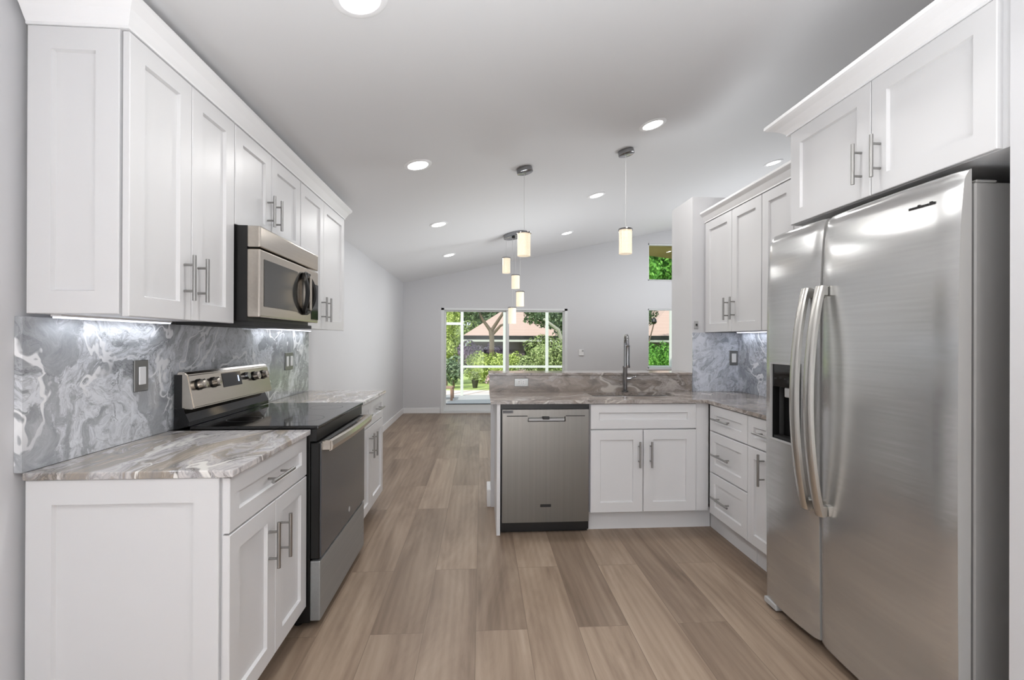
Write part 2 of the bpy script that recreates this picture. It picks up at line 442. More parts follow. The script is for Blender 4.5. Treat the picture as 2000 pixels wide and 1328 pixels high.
# near base cabinet
c = thing('base_cabinet', 'white base cabinet with a panelled end nearest the camera, left of the range', 'cabinet', (-1.03, 1.74, 0), G_B)
bm = B(1.447, 2.05, XS + .004, FB - .02, .10, .842, T=TL); obj('body', bm, M['cab'], c)
obj('toe_kick', B(1.447, 2.05, XS + .01, FB - .09, 0, .10, T=TL), M['cab'], c)
bm = bmesh.new(); shaker(bm, TP, XS + .002, -.773, 0, .842, -1.446, -1.431, .072, .012); obj('end_panel', bm, M['cab'], c)
door('drawer', TL, 1.438, 2.05, .673, .838, FB - .02, FB, c, .055, (1.74, .762, .18, False))
door('door', TL, 1.438, 1.746, .108, .667, FB - .02, FB, c, .06, (1.697, .525, .162, True))
door('door', TL, 1.750, 2.05, .108, .667, FB - .02, FB, c, .06, (1.797, .520, .162, True))
# far base cabinet
c = thing('base_cabinet', 'white base cabinet beyond the range with two drawers over two doors', 'cabinet', (-1.03, 3.25, 0), G_B)
obj('body', B(2.836, 3.60, XS + .004, FB - .02, .10, .842, T=TL), M['cab'], c)
obj('toe_kick', B(2.836, 3.60, XS + .01, FB - .09, 0, .10, T=TL), M['cab'], c)
mid = 3.215
for a, b in ((2.84, mid - .002), (mid + .002, 3.598)):
    door('drawer', TL, a, b, .673, .838, FB - .02, FB, c, .05, ((a + b) / 2, .762, .16, False))
door('door', TL, 2.84, mid - .002, .108, .667, FB - .02, FB, c, .06, (mid - .045, .545, .165, True))
door('door', TL, mid + .002, 3.598, .108, .667, FB - .02, FB, c, .06, (mid + .045, .540, .165, True))
# uppers
Z0, Z1 = 1.318, 2.157
c = thing('upper_cabinet', 'white upper cabinet with a panelled end nearest the camera, left of the microwave', 'cabinet', (-1.18, 1.72, Z0), G_U)
obj('body', B(1.447, 2.018, XS + .002, FU - .019, Z0 + .006, Z1, T=TL), M['cab'], c)
bm = bmesh.new(); shaker(bm, TP, XS + .002, -1.057, Z0 + .006, Z1, -1.446, -1.431, .066, .012); obj('end_panel', bm, M['cab'], c)
door('door', TL, 1.436, 1.729, Z0, Z1 - .004, FU - .019, FU, c, .062, (1.690, 1.464, .158, True))
door('door', TL, 1.733, 2.016, Z0, Z1 - .004, FU - .019, FU, c, .062, (1.768, 1.464, .158, True))
c = thing('upper_cabinet', 'short white upper cabinet directly above the microwave', 'cabinet', (-1.18, 2.37, 1.735), G_U)
obj('body', B(2.022, 2.728, XS + .002, FU - .019, 1.736, Z1, T=TL), M['cab'], c)
door('door', TL, 2.024, 2.36, 1.735, Z1 - .004, FU - .019, FU, c, .062, (2.318, 1.868, .15, True))
door('door', TL, 2.364, 2.726, 1.735, Z1 - .004, FU - .019, FU, c, .062, (2.400, 1.868, .15, True))
c = thing('upper_cabinet', 'white upper cabinet at the far end of the left wall, beyond the microwave', 'cabinet', (-1.18, 3.15, Z0), G_U)
obj('body', B(2.733, 3.575, XS + .002, FU - .019, Z0 + .006, Z1, T=TL), M['cab'], c)
door('door', TL, 2.735, 3.116, Z0, Z1 - .004, FU - .019, FU, c, .062, (3.085, 1.447, .158, True))
door('door', TL, 3.120, 3.573, Z0, Z1 - .004, FU - .019, FU, c, .062, (3.170, 1.447, .158, True))

def crown(name, path, prof):
    """path: XY points, moulding flares to the right-hand side of travel; prof: (out, z)"""
    bm = bmesh.new(); P = [Vector((x, y)) for x, y in path]; n = len(P); prev = None
    for i, p in enumerate(P):
        d0 = (P[i] - P[i - 1]).normalized() if i else (P[1] - P[0]).normalized()
        d1 = (P[i + 1] - P[i]).normalized() if i < n - 1 else d0
        n0 = Vector((d0.y, -d0.x)); n1 = Vector((d1.y, -d1.x)); mm = (n0 + n1).normalized(); k = 1 / max(.3, mm.dot(n0))
        ring = [bm.verts.new((p.x + mm.x * k * o, p.y + mm.y * k * o, z)) for o, z in prof]
        if prev:
            for q in range(len(prof)): bm.faces.new((prev[q], prev[(q + 1) % len(prof)], ring[(q + 1) % len(prof)], ring[q]))
        else: bm.faces.new(ring)
        prev = ring
    bm.faces.new(prev); return struct(name, bm, M['trimw'])
def cprof(z0, h, e): return [(-.02, z0), (.022, z0), (.022, z0 + .008), (.022 + (e - .022) * .18, z0 + .02), (.022 + (e - .022) * .5, z0 + h * .55), (.022 + (e - .022) * .88, z0 + h - .02),
                             (e, z0 + h - .014), (e, z0 + h), (-.02, z0 + h)]
crown('trim_1', [(XS, 1.450), (-1.052, 1.450), (-1.052, 3.575), (XS, 3.575)], cprof(Z1 + .001, .082, .062))

# countertops and backsplash
def slab(name, label, boxes, m, bev=.003, loc=None):
    bm = bmesh.new()
    for b in boxes: box(bm, *b)
    o = obj(name, bm, m); return o
o = obj('countertop', B(XS, -.730, 1.424, 2.056, .843, .865, bev=.004, seg=2), M['counterL'])
tag(o, 'grey veined marble countertop left of the range, nearest the camera', 'countertop', 'marble countertops')
o = obj('countertop', B(XS, -.730, 2.828, 3.64, .843, .865, bev=.004, seg=2), M['counterL'])
tag(o, 'small marble countertop beyond the range against the left wall', 'countertop', 'marble countertops')
o = obj('backsplash', B(XW + .001, XS, 1.424, 3.64, .8655, Z0 - .003), M['splash'])
tag(o, 'blue-grey swirled marble backsplash behind the range on the left wall', 'backsplash', 'marble backsplashes')

# ------------------------------------------------------------------ range
r = thing('range', 'stainless and black electric range with a glass cooktop between the left base cabinets', 'stove', (-1.0, 2.44, 0))
RA, RB = 2.063, 2.822
obj('body', B(RA, RB, XS + .012, -.735, .03, .864, T=TL), M['black'], r)
for u in (RA + .05, RB - .05):
    for v in (-1.25, -.80): obj('foot', tube_bm([TL(u, v, 0), TL(u, v, .03)], .018), M['black'], r)
ct = obj('cooktop', B(RA - .003, RB + .003, -1.232, -.700, .865, .880, T=TL, bev=.004, seg=2), M['blackgloss'], r)
def ring_flat(bm, x, y, z, ra, rb, seg=40):
    A = [[bm.verts.new((x + q * math.cos(2 * PI * k / seg), y + q * math.sin(2 * PI * k / seg), z)) for k in range(seg)] for q in (ra, rb)]
    for k in range(seg): bm.faces.new((A[0][k], A[0][(k + 1) % seg], A[1][(k + 1) % seg], A[1][k]))
mring = mat('burner_ring', (92, 92, 94), .3)
for x, y, q in ((-1.10, 2.25, .075), (-1.10, 2.62, .095), (-.85, 2.26, .105), (-.85, 2.63, .085)):
    bm = bmesh.new(); ring_flat(bm, x, y, .8806, q - .002, q); obj('burner_ring', bm, mring, ct)
# riser and control panel
bm = bmesh.new(); prism(bm, [(-1.298, .866), (-1.236, .881), (-1.236, .90), (-1.262, .958), (-1.298, .958)], TL, RA, RB - .02); obj('riser', bm, M['blackgloss'], r)
obj('back_cover', B(RA, RB - .02, -1.298, -1.266, .958, 1.100, T=TL), M['black'], r)
bm = bmesh.new(); prism(bm, [(-1.288, .957), (-1.222, .952), (-1.216, .958), (-1.243, 1.098), (-1.256, 1.110), (-1.288, 1.110)], TL, RA + .001, RB - .021)
bmesh.ops.bevel(bm, geom=[e for e in bm.edges], offset=.004, segments=2, affect='EDGES')
pn = obj('control_panel', bm, M['steelv'], r)
def vp(z): return -1.216 - (z - .958) * .193
fd = Vector((1, 0, .193)).normalized()
for u in (2.128, 2.238, 2.622, 2.722):
    z = 1.053; p = Vector((vp(z), u, z))
    bm = bmesh.new(); tube(bm, [p, p + fd * .006], .025, 20); kb = obj('knob_base', bm, M['black'], pn, True)
    bm = bmesh.new(); tube(bm, [p + fd * .006, p + fd * .012, p + fd * .028, p + fd * .031], [.0225, .022, .021, .017], 18)
    obj('knob', bm, M['steelv'], pn, True)
bm = bmesh.new()
prism(bm, [(vp(1.022) + .002, 1.022), (vp(1.088) + .002, 1.088), (vp(1.088) - .003, 1.088), (vp(1.022) - .003, 1.022)], TL, 2.315, 2.485); obj('display', bm, M['blackgloss'], pn)
bm = bmesh.new()
prism(bm, [(vp(1.040) + .0026, 1.040), (vp(1.070) + .0026, 1.070), (vp(1.070), 1.070), (vp(1.040), 1.040)], TL, 2.452, 2.462); obj('display_digit', bm, M['led'], pn)
z = 1.060; p = Vector((vp(z), 2.535, z)); bm = bmesh.new(); tube(bm, [p, p + fd * .02], [.02, .017], 18); obj('knob', bm, M['chrome'], pn, True)
# front
obj('front_rail', B(RA, RB, -.735, -.708, .812, .864, T=TL), M['black'], r)
od = obj('oven_door', B(RA + .002, RB - .002, -.735, -.696, .302, .806, T=TL, bev=.004), M['black'], r)
obj('door_glass', B(RA + .006, RB - .006, -.697, -.690, .306, .802, T=TL, bev=.002), M['ovenglass'], od)
bm = bmesh.new()
pts = [TL(RA + .018 + (RB - RA - .036) * k / 16, -.652 + .012 * math.sin(PI * k / 16), .790) for k in range(17)]
for k in range(16):
    pass
prev = None
for k, p in enumerate(pts):
    hh = .024
    rg = [bm.verts.new(p + Vector((dx, 0, dz))) for dx, dz in ((-.008, -hh), (.004, -hh * .8), (.008, 0), (.004, hh * .8), (-.008, hh))]
    if prev:
        for q in range(5): bm.faces.new((prev[q], prev[(q + 1) % 5], rg[(q + 1) % 5], rg[q]))
    else: bm.faces.new(rg)
    prev = rg
bm.faces.new(prev)
for u in (RA + .032, RB - .032): box(bm, u - .016, u + .016, -.694, -.652, .768, .812, T=TL, bev=.004)
obj('handle', bm, M['steelv'], od)
bm = bmesh.new(); tube(bm, [TL(2.50, -.6905, .362), TL(2.50, -.6892, .362)], .014, 20); obj('badge', bm, M['grey'], od)
obj('storage_drawer', B(RA + .002, RB - .002, -.735, -.692, .036, .294, T=TL, bev=.005, seg=2), M['drawersteel'], r)

# ------------------------------------------------------------------ microwave
m = thing('microwave', 'stainless over-the-range microwave with a black oval door handle', 'microwave', (-1.12, 2.37, 1.33))
MA, MB = 2.025, 2.725
obj('body', B(MA + .004, MB - .004, XS + .004, -.985, 1.330, 1.732, T=TL), M['black'], m)
obj('vent_strip', B(MA, MB, -.985, -.930, 1.640, 1.731, T=TL, bev=.008, seg=3), M['steelv'], m)
obj('underside', B(MA + .02, MB - .02, -1.28, -.96, 1.312, 1.330, T=TL), M['rubber'], m)
bm = bmesh.new(); box(bm, MA, MB, -.985, -.930, 1.345, 1.634, T=TL, bev=.008, seg=3)
dr = obj('door', bm, M['steelv'], m)
obj('window', B(2.060, 2.425, -.932, -.9275, 1.392, 1.595, T=TL, bev=.002), M['mwglass'], dr)
obj('control_strip', B(2.615, 2.719, -.932, -.9275, 1.362, 1.560, T=TL, bev=.002), M['blackgloss'], dr)
bm = bmesh.new(); N = 40; pr = None; first = None; rows = []
hc, hz = 2.515, 1.494
for k in range(N):
    a = 2 * PI * k / N
    e = 1 / (abs(math.cos(a)) ** 2.5 + abs(math.sin(a)) ** 2.5) ** (1 / 2.5)
    cu, cz_ = math.cos(a) * e, math.sin(a) * e
    vv = -.893 - .03 * abs(cz_) ** 2
    rows.append([TL(hc + cu * (.052 + d1_), vv + dv, hz + cz_ * (.108 + d1_)) for d1_, dv in ((-.016, -.010), (-.016, .004), (-.004, .010), (.006, .004), (.006, -.010))])
V = [[bm.verts.new(p) for p in rw] for rw in rows]
for k in range(N):
    for q in range(5): bm.faces.new((V[k][q], V[k][(q + 1) % 5], V[(k + 1) % N][(q + 1) % 5], V[(k + 1) % N][q]))
for s in (-1, 1): box(bm, hc - .022, hc + .022, -.932, -.905, hz + s * .092 - .012, hz + s * .092 + .012, T=TL)
hd = obj('handle', bm, M['black'], dr, True)
obj('grip_bar', B(hc - .012, hc + .012, -.915, -.893, hz - .09, hz + .09, T=TL, bev=.004), M['steelv'], hd)

# ------------------------------------------------------------------ outlets and switches
def plate(name, label, cat, T, u, z, v, w, h, m_plate, m_in, kind='rocker', group='wall plates on the backsplashes'):
    t = thing(name, label, cat, T(u, v, z), group)
    obj('plate', B(u - w / 2, u + w / 2, v, v + .006, z - h / 2, z + h / 2, T=T, bev=.002), m_plate, t)
    if kind == 'rocker':
        obj('rocker', B(u - .018, u + .018, v + .006, v + .011, z - .034, z + .034, T=T, bev=.002), m_in, t)
    elif kind == 'double':
        for s in (-1, 1): obj('rocker', B(u + s * w / 4 - .018, u + s * w / 4 + .018, v + .006, v + .010, z - .034, z + .034, T=T, bev=.002), m_in, t)
    elif kind == 'duplex':
        for s in (-1, 1):
            q = obj('socket', B(u + s * .017 - .012, u + s * .017 + .012, v + .006, v + .008, z - .014, z + .014, T=T, bev=.001), m_in, t)
            bm = bmesh.new()
            for e in (-1, 1): box(bm, u + s * .017 - .006, u + s * .017 + .006, v + .008, v + .0086, z + e * .006 - .0012, z + e * .006 + .0012, T=T)
            obj('slot', bm, M['rubber'], q)
    return t
plate('light_switch', 'nickel switch plate with white rocker on the backsplash left of the range', 'switch', TL, 1.886, 1.110, XS, .074, .120, M['plate'], M['white'])
plate('light_switch', 'nickel double switch plate on the backsplash beyond the range', 'switch', TL, 3.27, 1.105, XS, .13, .118, M['plate'], M['white'], 'double')
plate('electrical_outlet', 'white horizontal outlet on the low stone splash above the dishwasher', 'outlet', TP, .30, .937, -3.483, .105, .060, M['plate'], M['white'], 'duplex')
plate('light_switch', 'nickel switch plate with white rocker on the backsplash behind the sink corner', 'switch', TP, 1.938, 1.122, -3.470, .064, .112, M['plate'], M['white'])
t = thing('light_switch', 'tiny grey dimmer on the white column beside the right upper cabinet', 'switch', (1.645, 3.483, 1.375), 'wall plates on the backsplashes')
obj('plate', B(1.630, 1.662, -3.483, -3.476, 1.345, 1.405, T=TP, bev=.002), M['grey'], t)
obj('toggle', B(1.640, 1.652, -3.476, -3.466, 1.368, 1.384, T=TP, bev=.002), M['rubber'], t)
t = thing('thermostat', 'small white thermostat on the far wall right of the sliding door', 'thermostat', (1.745, YF, 1.045))
obj('plate', B(1.700, 1.790, -YF, -YF + .02, .992, 1.100, T=TP, bev=.004), M['white'], t)
obj('screen', B(1.752, 1.782, -YF + .02, -YF + .022, 1.06, 1.092, T=TP), M['grey'], t)

# ------------------------------------------------------------------ peninsula
G_P = 'white base cabinets on the right side'
o = obj('peninsula_divider', B(.100, .124, 2.985, 3.500, 0, .842, bev=.002), M['cab'])
tag(o, 'narrow white panel standing left of the dishwasher at the end of the peninsula', 'panel')
dw = thing('dishwasher', 'stainless dishwasher under the marble counter at the peninsula end', 'dishwasher', (.415, 3.2, 0))
obj('body', B(.128, .703, 3.012, 3.45, .02, .838), M['black'], dw)
obj('toe_panel', B(.132, .700, 3.040, 3.06, 0, .078), M['black'], dw)
bm = bmesh.new()
D0, D1 = .136, .699; df = -2.985
# door skin with a pocket-handle recess
def dwskin(bm):
    us = [D0, .300, .545, D1]; zs = [.080, .728, .762, .806]
    V = {}
    for i, u in enumerate(us):
        for j, z in enumerate(zs): V[i, j] = bm.verts.new(TP(u, df, z))
    for i in range(3):
        for j in range(3):
            if (i, j) == (1, 1): continue
            bm.faces.new((V[i, j], V[i + 1, j], V[i + 1, j + 1], V[i, j + 1]))
    q = [V[1, 1], V[2, 1], V[2, 2], V[1, 2]]
    bk = [bm.verts.new(TP(u, df - .025, z)) for u, z in ((.303, .732), (.542, .732), (.542, .759), (.303, .759))]
    for k in range(4): bm.faces.new((q[k], q[(k + 1) % 4], bk[(k + 1) % 4], bk[k]))
    bm.faces.new(bk)
    out = [V[0, 0], V[1, 0], V[2, 0], V[3, 0], V[3, 1], V[3, 2], V[3, 3], V[2, 3], V[1, 3], V[0, 3], V[0, 2], V[0, 1]]
    bb = [bm.verts.new(v.co + Vector((0, .027, 0))) for v in out]
    for k in range(12): bm.faces.new((out[k], out[(k + 1) % 12], bb[(k + 1) % 12], bb[k]))
dwskin(bm)
dd = obj('door', bm, M['dwsteel'], dw)
obj('handle_lip', B(.306, .540, df - .022, df - .004, .731, .748, T=TP, bev=.002), M['grey'], dd)
bm = bmesh.new(); box(bm, .395, .440, df - .02, df + .001, .742, .762, T=TP, bev=.003); obj('latch', bm, M['black'], dd)
bm = bmesh.new(); bm.free()
for a, b in ((.165, .298), (.547, .672)): obj('trim_line', B(a, b, df - .001, df + .0012, .762, .767, T=TP), M['gasket'], dd)
obj('badge', B(.382, .452, df - .001, df + .002, .178, .196, T=TP, bev=.001), M['rubber'], dd)
obj('name_label', B(.139, .206, df - .001, df + .0012, .783, .802, T=TP), mat('dark_label', (92, 92, 94), .4), dd)
c = thing('base_cabinet', 'white sink base cabinet with two doors beside the dishwasher', 'cabinet', (1.06, 3.2, 0), G_P)
PF = -2.99
obj('body', B(.708, 1.418, 3.010, 3.14, .13, .842), M['cab'], c)
bm = bmesh.new(); box(bm, .708, .726, 3.14, 3.46, .13, .842); box(bm, 1.40, 1.418, 3.14, 3.46, .13, .842); box(bm, .726, 1.40, 3.14, 3.46, .13, .15); obj('side_panel', bm, M['cab'], c)
obj('toe_kick', B(.705, 1.545, 3.055, 3.075, 0, .13), M['cab'], c)
obj('filler', B(1.419, 1.506, 3.000, 3.012, .13, .842), M['cab'], c)
door('drawer', TP, .711, 1.416, .676, .838, PF - .02, PF, c, .056)
door('door', TP, .711, 1.058, .132, .668, PF - .02, PF, c, .064, (1.030, .512, .168, True))
door('door', TP, 1.063, 1.416, .132, .668, PF - .02, PF, c, .064, (1.108, .512, .168, True))
# right run base
RF = -1.49
c = thing('base_cabinet', 'white base cabinet with three stacked drawers between sink corner and refrigerator', 'cabinet', (1.74, 2.74, 0), G_P)
obj('body', B(2.522, 2.985, -1.98, RF - .018, .13, .842, T=TR), M['cab'], c)
obj('toe_kick', B(2.522, 3.055, -1.98, -1.548, 0, .13, T=TR), M['cab'], c)
for z0, z1, hz_ in ((.672, .836, .757), (.405, .664, .530), (.132, .397, .258)):
    door('drawer', TR, 2.524, 2.952, z0, z1, RF - .018, RF, c, .058, (2.775, hz_, .20, False))
c = thing('base_cabinet', 'white base cabinet with a drawer over a door, mostly hidden by the refrigerator', 'cabinet', (1.74, 2.35, 0), G_P)
obj('body', B(2.180, 2.519, -1.98, RF - .018, .13, .842, T=TR), M['cab'], c)
obj('toe_kick', B(2.180, 2.519, -1.98, -1.548, 0, .13, T=TR), M['cab'], c)
door('drawer', TR, 2.182, 2.518, .672, .836, RF - .018, RF, c, .055, (2.33, .757, .18, False))
door('door', TR, 2.182, 2.518, .132, .664, RF - .018, RF, c, .058, (2.365, .57, .168, True))
# L countertop with sink cut-out
HX0, HX1, HY0, HY1 = .775, 1.385, 3.18, 3.425
bm = bmesh.new()
cx = [.060, HX0, HX1, 1.476, 1.989]; cy = [2.180, 2.975, HY0, HY1, 3.482]
def cell_ok(i, j): return not (j == 0 and i < 3) and not (i == 1 and j == 2)
VT = {}
def gv(i, j, z):
    k = (i, j, z)
    if k not in VT: VT[k] = bm.verts.new((cx[i], cy[j], z))
    return VT[k]
for i in range(4):
    for j in range(4):
        if not cell_ok(i, j): continue
        for z in (.843, .865): bm.faces.new([gv(a, b, z) for a, b in ((i, j), (i + 1, j), (i + 1, j + 1), (i, j + 1))])
        for (di, dj), (a, b) in (((-1, 0), ((i, j), (i, j + 1))), ((1, 0), ((i + 1, j), (i + 1, j + 1))), ((0, -1), ((i, j), (i + 1, j))), ((0, 1), ((i, j + 1), (i + 1, j + 1)))):
            ii, jj = i + di, j + dj
            if not (0 <= ii < 4 and 0 <= jj < 4 and cell_ok(ii, jj)):
                bm.faces.new((gv(*a, .843), gv(*b, .843), gv(*b, .865), gv(*a, .865)))
o = obj('countertop', bm, M['counterP'])
tag(o, 'taupe marble L-shaped countertop over the dishwasher, sink and right drawers', 'countertop', 'marble countertops')
o = obj('peninsula_splash', B(.060, 1.616, 3.483, 3.503, .8655, .987), M['counterP'])
tag(o, 'low taupe stone splash strip standing behind the sink', 'backsplash', 'marble backsplashes')
o = obj('ledge_cap', B(.055, 1.616, 3.476, 3.725, .9875, 1.009, bev=.003), M['counterP'])
tag(o, 'dark stone ledge capping the low wall behind the sink', 'ledge')
o = obj('backsplash', B(1.6175, 1.9745, 3.470, 3.4825, .8655, 1.316), M['splashR'])
tag(o, 'blue-grey marble backsplash on the short wall facing the camera under the right cabinets', 'backsplash', 'marble backsplashes')
o = obj('backsplash', B(1.975, 1.9895, 2.18, 3.4825, .8655, 1.316), M['splashR'])
tag(o, 'blue-grey marble backsplash on the right wall beside the refrigerator', 'backsplash', 'marble backsplashes')
# sink
s = thing('sink', 'stainless undermount double-bowl sink set in the peninsula counter', 'sink', (1.08, 3.3, .66))
def bowl(x0, x1):
    bm = bmesh.new(); rings(bm, lambda u, v, z: Vector((u, z, v)), x0, x1, HY0 - .004, HY1 + .004,
                            [(-.012, .842), (.0, .842), (.004, .80), (.012, .70), (.035, .675)], fill_first=False)
    return bm
md = 1.075
for a, b in ((HX0 - .004, md - .012), (md + .012, HX1 + .004)):
    w = obj('bowl', bowl(a, b), M['steel'], s)
    bm = bmesh.new(); tube(bm, [Vector(((a + b) / 2, 3.31, .6755)), Vector(((a + b) / 2, 3.31, .6785))], .04, 20); obj('drain', bm, M['chrome'], w, True)
obj('divider', B(md - .012, md + .012, HY0 - .004, HY1 + .004, .70, .836, bev=.004), M['steel'], s)
# faucet
fx, fy = 1.083, 3.452
fa = thing('faucet', 'tall chrome gooseneck faucet standing behind the sink', 'faucet', (fx, fy, .865))
bm = bmesh.new(); tube(bm, [(fx, fy, .866), (fx, fy, .876), (fx, fy, .880), (fx, fy, 1.04), (fx, fy, 1.046), (fx, fy, 1.062)], [.024, .024, .0165, .0165, .019, .019], 18); bd = obj('body', bm, M['chrome'], fa, True)
bm = bmesh.new(); R = .062; top = 1.232
pts = [(fx, fy, 1.05), (fx, fy, 1.12), (fx, fy, top)] + [(fx - .010 * (1 - math.cos(a)) , fy - R + R * math.cos(a), top + R * math.sin(a)) for a in [PI * k / 12 for k in range(1, 13)]] + [(fx - .020, fy - 2 * R, 1.215)]
tube(bm, pts, .0105, 12); obj('gooseneck', bm, M['chrome'], fa, True)
bm = bmesh.new(); q = (fx - .020, fy - 2 * R)
tube(bm, [(*q, 1.222), (*q, 1.215), (*q, 1.205), (*q, 1.10), (*q, 1.06), (*q, 1.055)], [.012, .016, .0135, .0135, .017, .015], 16); obj('spray_head', bm, M['chrome'], fa, True)
bm = bmesh.new(); tube(bm, [(fx + .014, fy, .965), (fx + .042, fy - .004, .966)], .011, 14); tube(bm, [(fx + .036, fy - .003, .968), (fx + .075, fy - .03, .985)], [.006, .005], 10); obj('lever', bm, M['chrome'], fa, True)

# ------------------------------------------------------------------ right uppers
G_R = 'white upper cabinets on the right wall'
UF = -1.7127
c = thing('upper_cabinet', 'white upper cabinet with two doors beside the column on the right wall', 'cabinet', (1.85, 3.11, Z0), G_R)
obj('body', B(2.752, 3.468, -1.973, UF - .019, Z0 + .006, Z1, T=TR), M['cab'], c)
door('door', TR, 2.754, 3.090, Z0, Z1 - .004, UF - .019, UF, c, .062, (3.055, 1.475, .155, True))
door('door', TR, 3.094, 3.470, Z0, Z1 - .004, UF - .019, UF, c, .062, (3.140, 1.475, .155, True))
c = thing('upper_cabinet', 'white upper cabinet on the right wall partly hidden behind the refrigerator', 'cabinet', (1.85, 2.4, Z0), G_R)
obj('body', B(2.165, 2.748, -1.973, UF - .019, Z0 + .006, Z1, T=TR), M['cab'], c)
door('door', TR, 2.458, 2.746, Z0, Z1 - .004, UF - .019, UF, c, .062, (2.495, 1.475, .155, True))
door('door', TR, 2.167, 2.454, Z0, Z1 - .004, UF - .019, UF, c, .062, (2.415, 1.475, .155, True))
crown('trim_2', [(1.7317, 3.481), (1.7317, 2.166)], cprof(Z1 + .001, .078, .058))
GF = -1.4066
c = thing('upper_cabinet', 'white cabinet with two doors mounted over the refrigerator', 'cabinet', (1.7, 1.6, 1.78), G_R)
obj('body', B(1.156, 2.045, -1.985, GF - .019, 1.780, 2.203, T=TR), M['cab'], c)
door('door', TR, 1.186, 1.598, 1.781, 2.196, GF - .019, GF, c, .062, (1.560, 1.908, .15, True))
door('door', TR, 1.602, 2.040, 1.781, 2.196, GF - .019, GF, c, .062, (1.642, 1.908, .15, True))
crown('trim_3', [(1.72, 2.046), (1.4256, 2.046), (1.4256, 1.154)][::1], [(o, z) for o, z in cprof(2.197, .066, .088)])

# ------------------------------------------------------------------ refrigerator
f = thing('refrigerator', 'large stainless side-by-side refrigerator with an ice dispenser on the right', 'refrigerator', (1.7, 1.70, 0))
FA, FBk = 1.2545, 2.155
obj('body', B(1.262, 2.147, -1.965, -1.431, .035, 1.716, T=TR, bev=.004), M['steeldark'], f)
obj('gasket', B(1.292, 2.12, -1.431, -1.412, .05, 1.70, T=TR), M['gasket'], f)
def fdoor(u0, u1, z0, z1, vb, vf, sag, hole=None):
    bm = bmesh.new(); nu, nz = 16, 40
    us = [u0 + (u1 - u0) * k / nu for k in range(nu + 1)]
    zs = [z0, z0 + .004, z0 + .012] + [z0 + .02 + (z1 - .10 - z0) * k / nz for k in range(nz + 1)] + [z1 - .06, z1 - .045, z1 - .03, z1 - .018, z1 - .009, z1 - .003, z1]
    if hole:
        for q in hole[:2]: us[min(range(len(us)), key=lambda i: abs(us[i] - q))] = q
        for q in hole[2:]: zs[min(range(len(zs)), key=lambda i: abs(zs[i] - q))] = q
    def fr(u, z):
        t = (u - u0) / (u1 - u0); d = sag * (1 - (2 * t - 1) ** 2) - sag
        e = min(u - u0, u1 - u); rr = .008
        if e < rr: d -= rr - math.sqrt(max(0, rr * rr - (rr - e) ** 2))
        rt_ = .05; h = z1 - z
        if h < rt_: d -= (1 - math.sqrt(max(0, 1 - (1 - h / rt_) ** 2))) * .022
        if h < .32: d -= .016 * (1 - h / .32) ** 2.0 - .0007 * math.sin(h * 48 + t * 2.2) * (1 - h / .32)
        d += .006 * math.sin(PI * min(1, max(0, (z - z0) / (z1 - z0)))) - .006
        return vf + d
    fdoor.fr = fr
    V = [[bm.verts.new(TR(u, fr(u, z), z)) for z in zs] for u in us]
    inh = lambda i, j: hole and hole[0] - 1e-6 <= us[i] and us[i + 1] <= hole[1] + 1e-6 and hole[2] - 1e-6 <= zs[j] and zs[j + 1] <= hole[3] + 1e-6
    for i in range(nu):
        for j in range(len(zs) - 1):
            if not inh(i, j): bm.faces.new((V[i][j], V[i + 1][j], V[i + 1][j + 1], V[i][j + 1]))
    n = len(zs) - 1
    loop = [V[i][0] for i in range(nu + 1)] + [V[nu][j] for j in range(1, n + 1)] + [V[i][n] for i in range(nu - 1, -1, -1)] + [V[0][j] for j in range(n - 1, 0, -1)]
    bb = []
    for v in loop:
        w = v.co.copy(); w.x = -vb; bb.append(bm.verts.new(w))
    for k in range(len(loop)): bm.faces.new((loop[k], loop[(k + 1) % len(loop)], bb[(k + 1) % len(loop)], bb[k])).material_index = 1
    bm.faces.new(bb).material_index = 1
    return bm
SPL = 1.7987; ZF0, ZF1 = .040, 1.752
DH = (1.897, 2.087, .802, 1.150)
dl = obj('freezer_door', fdoor(SPL + .0045, FBk, ZF0, ZF1, -1.411, -1.3475, .012, DH), M['steel'], f, True)
drr = obj('fridge_door', fdoor(FA, SPL - .0045, ZF0, ZF1, -1.411, -1.3475, .014), M['steel'], f, True)
for q in (dl, drr): q.data.materials.append(M['doorside'])
# dispenser
bm = bmesh.new()
rings(bm, TR, DH[0], DH[1], DH[2], DH[3], [(-.004, -1.3475), (-.004, -1.344), (.003, -1.344), (.004, -1.352)], fill_first=False, fill_last=False); obj('dispenser_bezel', bm, M['grey'], dl)
bm = bmesh.new()
rings(bm, TR, DH[0], DH[1], DH[2], 1.045, [(.0, -1.353), (.004, -1.385), (.012, -1.402)], fill_first=False); obj('dispenser_recess', bm, M['black'], dl)
cp = obj('dispenser_panel', B(DH[0] + .001, DH[1] - .001, -1.40, -1.352, 1.045, DH[3] - .001, T=TR), M['blackgloss'], dl)
bm = bmesh.new()
for k in range(5): box(bm, 1.915 + k * .034, 1.933 + k * .034, -1.353, -1.3512, 1.078 + .004 * (k % 2), 1.086 + .004 * (k % 2), T=TR)
obj('button', bm, M['gasket'], dl)
obj('ice_chute', B(1.935, 2.003, -1.385, -1.354, 1.000, 1.044, T=TR, bev=.004), M['grey'], dl)
bm = bmesh.new(); prism(bm, [(-1.392, .965), (-1.375, .965), (-1.36, .915), (-1.366, .908), (-1.392, .93)], TR, 1.915, 1.950); obj('paddle', bm, M['grey'], dl)
obj('drip_tray', B(DH[0] + .008, DH[1] - .008, -1.40, -1.356, .806, .818, T=TR), M['rubber'], dl)
